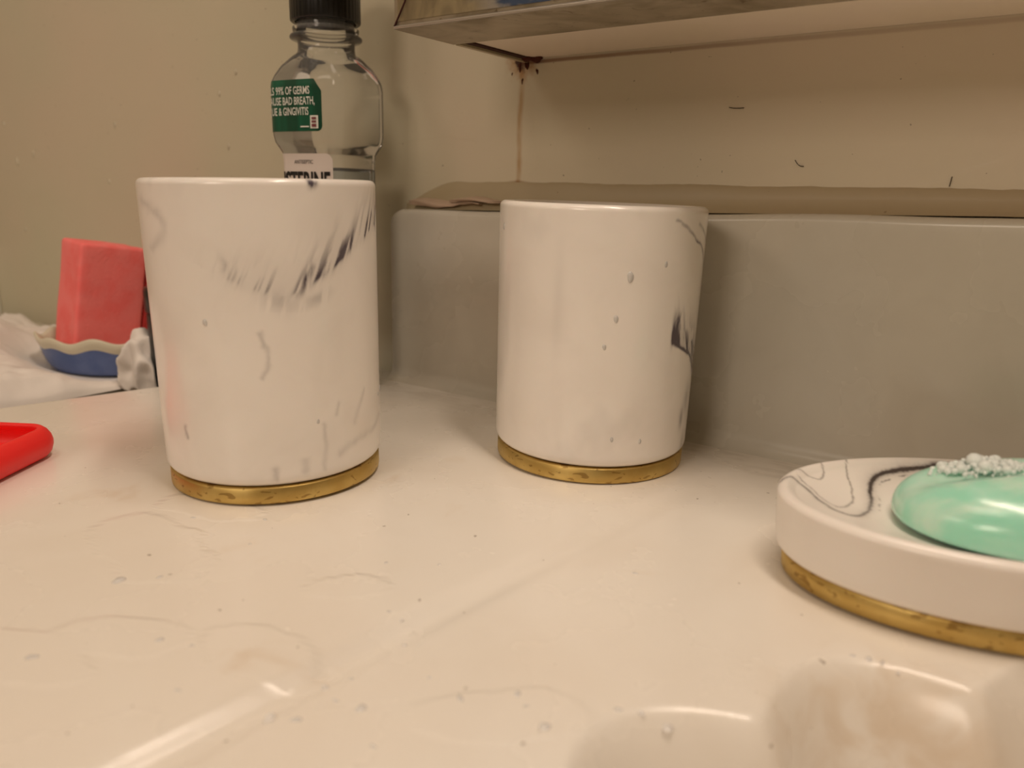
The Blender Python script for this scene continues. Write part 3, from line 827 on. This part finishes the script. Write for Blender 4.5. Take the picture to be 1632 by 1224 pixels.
flat = 1-np.exp(-((Xg+.487)/.058)**4-((Yg-.252)/.042)**4)      # pressed down under the blue dish
Zg = ZT + hh*flat*1.0 + mound*flat + .0008
ed = np.minimum(np.minimum((Xg+.72)/.015, (-.437-Xg)/.012), np.minimum((Yg-.058)/.015, (.292-Yg)/.01)).clip(0, 1)
Zg = ZT + .0006 + (Zg-ZT-.0006)*np.sqrt(ed)
cl = mesh_np('crumpled_cloth', np.stack([Xg, Yg, Zg], -1).reshape(-1, 3), grid_faces(n, n*2), M_cloth)
tag(cl, 'crumpled white cloth spread under the blue dish at the left', 'cloth')
# blue dish with wavy white rim
bd = empty('wavy_dish', (-.487, .2500, ZT+.0022), math.radians(22)); tag(bd, 'small blue dish with wavy white rim holding the coral sponge', 'dish')
M_blue = NT('blue_glaze', Roughness=.25); M_blue.set('Base Color', M_blue.mix(M_blue.ramp(M_blue.noise(60, 3), .4, .7), srgb(74, 96, 150), srgb(92, 112, 164))); M_blue = M_blue.m
M_cream = simple('cream_glaze', srgb(214, 208, 186), .3)
nt = 160
def wavy(parts, name, mat):
    V = []
    for (kk_, zz, wv) in parts:
        for k in range(nt):
            a = 2*PI*k/nt; w = wv*(math.sin(a*9)+.5*math.sin(a*5+1))
            V.append((.0415*kk_*math.cos(a)*(1+.25*w/.003*.06), .0265*kk_*math.sin(a)*(1+.25*w/.003*.06), zz+w))
    return mesh_np(name, V, grid_faces(len(parts), nt, True), mat, bd)
wavy([(.01, 0, 0), (.70, 0, 0), (.82, .001, 0), (.90, .005, 0), (.96, .010, .0004), (1.0, .0160, .0012)], 'bowl', M_blue)
wavy([(1.0, .0158, .0012), (1.04, .0185, .0014), (1.06, .0215, .0014), (1.03, .0225, .0014), (.98, .021, .0013), (.90, .014, .0004), (.80, .006, 0), (.7, .003, 0), (.01, .0028, 0)], 'rim', M_cream)['label'] = 'wavy cream white rim and lining'
# sponge
def m_sponge(name, c1, c2):
    n = NT(name, Roughness=.8)
    n.set('Base Color', n.mix(n.ramp(n.noise(70, 5), .4, .65), c1, c2)); n.set('Subsurface Weight', .08); n.set('Subsurface Radius', (1, .3, .25)); n.set('Subsurface Scale', .004)
    n.bump(n.noise(500, 3), .4, .0008); return n.m
def sponge_block(name, sx, sy, sz, mat, parent, loc, pores=True):
    bm = bmesh.new(); bmesh.ops.create_cube(bm, size=1, matrix=Matrix.Diagonal((sx, sy, sz, 1)))
    bmesh.ops.bevel(bm, geom=bm.edges[:], offset=.0022, segments=3, affect='EDGES', profile=.5)
    bmesh.ops.subdivide_edges(bm, edges=[e_ for e_ in bm.edges if e_.calc_length() > .01], cuts=14, use_grid_fill=True)
    for v in bm.verts:
        p = v.co; v.co = p + .0007*(Vector((vnoise(p.y*90, p.z*90, 1.), vnoise(p.x*90, p.z*90, 4.), vnoise(p.x*90, p.y*90, 7.)))-Vector((.5, .5, .5)))
        v.co += Vector(loc)
    return bm_obj(name, bm, mat, parent, True)
spg = empty('bath_sponge', (-.4935, .2475, ZT+.0068)); tag(spg, 'coral pink block sponge standing upright in the blue dish', 'sponge')
sponge_block('foam_block', .032, .039, .072, m_sponge('coral_sponge', srgb(255, 132, 130), srgb(255, 118, 116)), spg, (0, 0, .0385))
sponge_block('back_layer', .032, .006, .064, m_sponge('dark_red_sponge', srgb(178, 48, 44), srgb(160, 40, 38)), spg, (0, .0230, .035))['label'] = 'darker red back layer'  # thin darker red slab set behind the foam block
SP_YAW = math.radians(-7)
view = Vector((-.483, .2455, 0)).normalized()
spg.rotation_mode = 'QUATERNION'
from mathutils import Quaternion
spg.rotation_quaternion = Quaternion(view, math.radians(9)) @ Quaternion((0, 0, 1), SP_YAW)
# wad of white tissue and black jar behind the tumbler
def wad(name, loc, r, seed, sc=(1, 1, 1)):
    bm = bmesh.new(); bmesh.ops.create_icosphere(bm, subdivisions=5, radius=1)
    for v in bm.verts:
        p = v.co.copy(); nn = vnoise(p.x*1.5+seed, p.y*1.5, p.z*1.2); n2 = vnoise(p.x*2.4+seed, p.y*2.4, p.z*2.0)
        k_ = .62 + .5*(1-abs(2*float(nn)-1)*1.6) + .10*(1-abs(2*float(n2)-1)*1.6)
        v.co = Vector((p.x*sc[0], p.y*sc[1], max(p.z, -.55)*sc[2]))*r*k_
    o = bm_obj(name, bm, M_cloth, None, True); o.location = loc; return o
wd = wad('tissue_wad', (-.4285, .2415, ZT+.0130), .0150, 2.2, (.95, .8, 1.35)); tag(wd, 'crumpled white tissue wad beside the blue dish, next to the black jar', 'tissue')
jr = empty('black_jar', (-.4135, .2575, ZT)); tag(jr, 'black container mostly hidden behind the left tumbler', 'jar')
V = []
for z, r in ((0, .0), (0, .0165), (.001, .0175), (.044, .0175), (.046, .0170), (.046, 0)):
    V += [(r*math.cos(2*PI*k/60), r*math.sin(2*PI*k/60), z) for k in range(60)]
mesh_np('jar', V, grid_faces(6, 60, True), M_black, jr)
V = []
for z, r in ((.0462, 0), (.0462, .0178), (.047, .0182), (.058, .0182), (.060, .0176), (.060, 0)):
    V += [(r*math.cos(2*PI*k/60), r*math.sin(2*PI*k/60), z) for k in range(60)]
mesh_np('lid', V, grid_faces(6, 60, True), M_black, jr)

# ------------------------------------------------------------------ red silicone case
def m_red():
    n = NT('red_silicone', Roughness=.45); n.set('Base Color', srgb(246, 40, 38)); n.set('Subsurface Weight', .1); n.set('Subsurface Radius', (1, .2, .15)); n.set('Subsurface Scale', .003); return n.m
LA, LB, RCN = .142, .072, .012       # length, width, corner radius
pc = empty('phone_case', (-.3108, .1415, .0004), 0); tag(pc, 'red silicone phone case lying open side up at the left edge', 'phone case')
def outline(inset, n=14):
    P = []; a, b, r = LA-inset, LB-inset, max(RCN-inset, .002)
    for cx, cy, a0 in ((-RCN, -RCN, 0), (-LA+RCN, -RCN, PI/2), (-LA+RCN, -LB+RCN, PI), (-RCN, -LB+RCN, 1.5*PI)):
        P += [(cx+r*math.cos(a0+t*PI/2), cy+r*math.sin(a0+t*PI/2)) for t in np.linspace(0, 1, n)]
    return P
HP = .0115
prof = [(.0045, 0.0), (.0022, .0006), (.0008, .0022), (.0001, .0045), (.0, .0062), (.0005, .0082), (.0016, .0100), (.0030, .0112), (.0040, HP), (.0050, .0113), (.0054, .0106), (.0048, .0095), (.0036, .0085), (.0030, .006), (.0034, .0035), (.0050, .0022), (.0070, .0020)]
V = []
for ins, z in prof: V += [(x, y, z) for x, y in outline(ins)]
npf = len(outline(0))
c0 = len(V); V += [(-LA/2, -LB/2, .0), (-LA/2, -LB/2, .0020)]
F = np.concatenate([grid_faces(len(prof), npf, True), [[c0, (k+1) % npf, k, k] for k in range(npf)], [[c0+1, (len(prof)-1)*npf+k, (len(prof)-1)*npf+(k+1) % npf, (len(prof)-1)*npf+(k+1) % npf] for k in range(npf)]])
quads_tris('shell', V, F, m_red(), pc)
pc.rotation_euler = (0, 0, math.radians(31))

# ------------------------------------------------------------------ water drops
M_water = m_thin('water', .42, .0, col=(1, 1, 1), tint=(1, 1, 1), rough=.16)
def surf_z(x, y): return float(counter_z(np.array([x]), np.array([y]))[0])
DR = [(-.1938, .097, .0021), (-.1870, .1045, .0011), (-.175, .0665, .0017), (-.1589, .0874, .0014), (-.151, .0905, .0008), (-.1165, .0997, .0018), (-.1174, .0859, .0022), (-.1125, .0885, .0014), (-.1254, .1287, .0009), (-.1208, .1284, .0008), (-.0902, .1134, .0014),
      (-.0813, .1219, .0013), (-.0775, .1195, .0009), (-.0709, .1164, .0017), (-.0523, .1345, .0020), (-.0575, .1325, .0012), (-.0615, .130, .0011), (-.1446, .1476, .0009), (-.1136, .1046, .0008), (-.1046, .0987, .0016), (-.1106, .0973, .0010), (-.1135, .1217, .0010),
      (-.1319, .1559, .0008), (-.0229, .1812, .0012), (-.0262, .1802, .0010), (-.0200, .1816, .0010), (-.0165, .1812, .0008), (-.0853, .1859, .0012), (-.1000, .115, .0007), (-.1385, .0790, .0010), (-.215, .1330, .0010), (-.0945, .0920, .0010), (-.1960, .1460, .0012), (-.1850, .1320, .0008)]
for i, (x, y, r) in enumerate(DR):
    o = dome('water_drop', (x, y, surf_z(x, y)-.00012), r*.85, r*random.uniform(.4, .7), r*.34, M_water, None, (0, 0, 1), .14, i*1.3, 20, random.uniform(0, 3))
    tag(o, 'tiny clear water drop on the cream vanity top', 'water drop', 'water drops scattered over the vanity top')
def cup_drop(t, H, th, z, r, label):
    rad = .0381+(.0392-.0381)*(z-.0059)/(H-.0059)
    nrm = Vector((math.cos(th), math.sin(th), 0))
    p = t.matrix_basis @ (nrm*(rad-.0001)+Vector((0, 0, z)))
    o = dome('water_drop', p, r*.8, r*1.25, r*.4, M_water, None, nrm, .08, th*3)
    tag(o, label, 'water drop', 'water drops clinging to the ' + ('right' if t is t2 else 'left') + ' tumbler')
bpy.context.view_layer.update()
for th, z, r in ((-.795, .0757, .0015), (-.898, .0612, .0011), (-.986, .0512, .0009), (-.573, .0163, .0008), (-2.222, .0899, .0011), (-.45, .0800, .0009), (-.86, .0175, .0008)):
    cup_drop(t2, .0993, th, z, r, 'tiny water drop on the side of the tumbler beside the soap dish')
for th, z, r in ((-1.176, .0611, .0010), (.717, .0302, .0012), (.60, .0290, .0008), (-.30, .0270, .0007)):
    cup_drop(t1, .105, th, z, r, 'tiny water drop on the side of the tumbler in front of the mouthwash bottle')
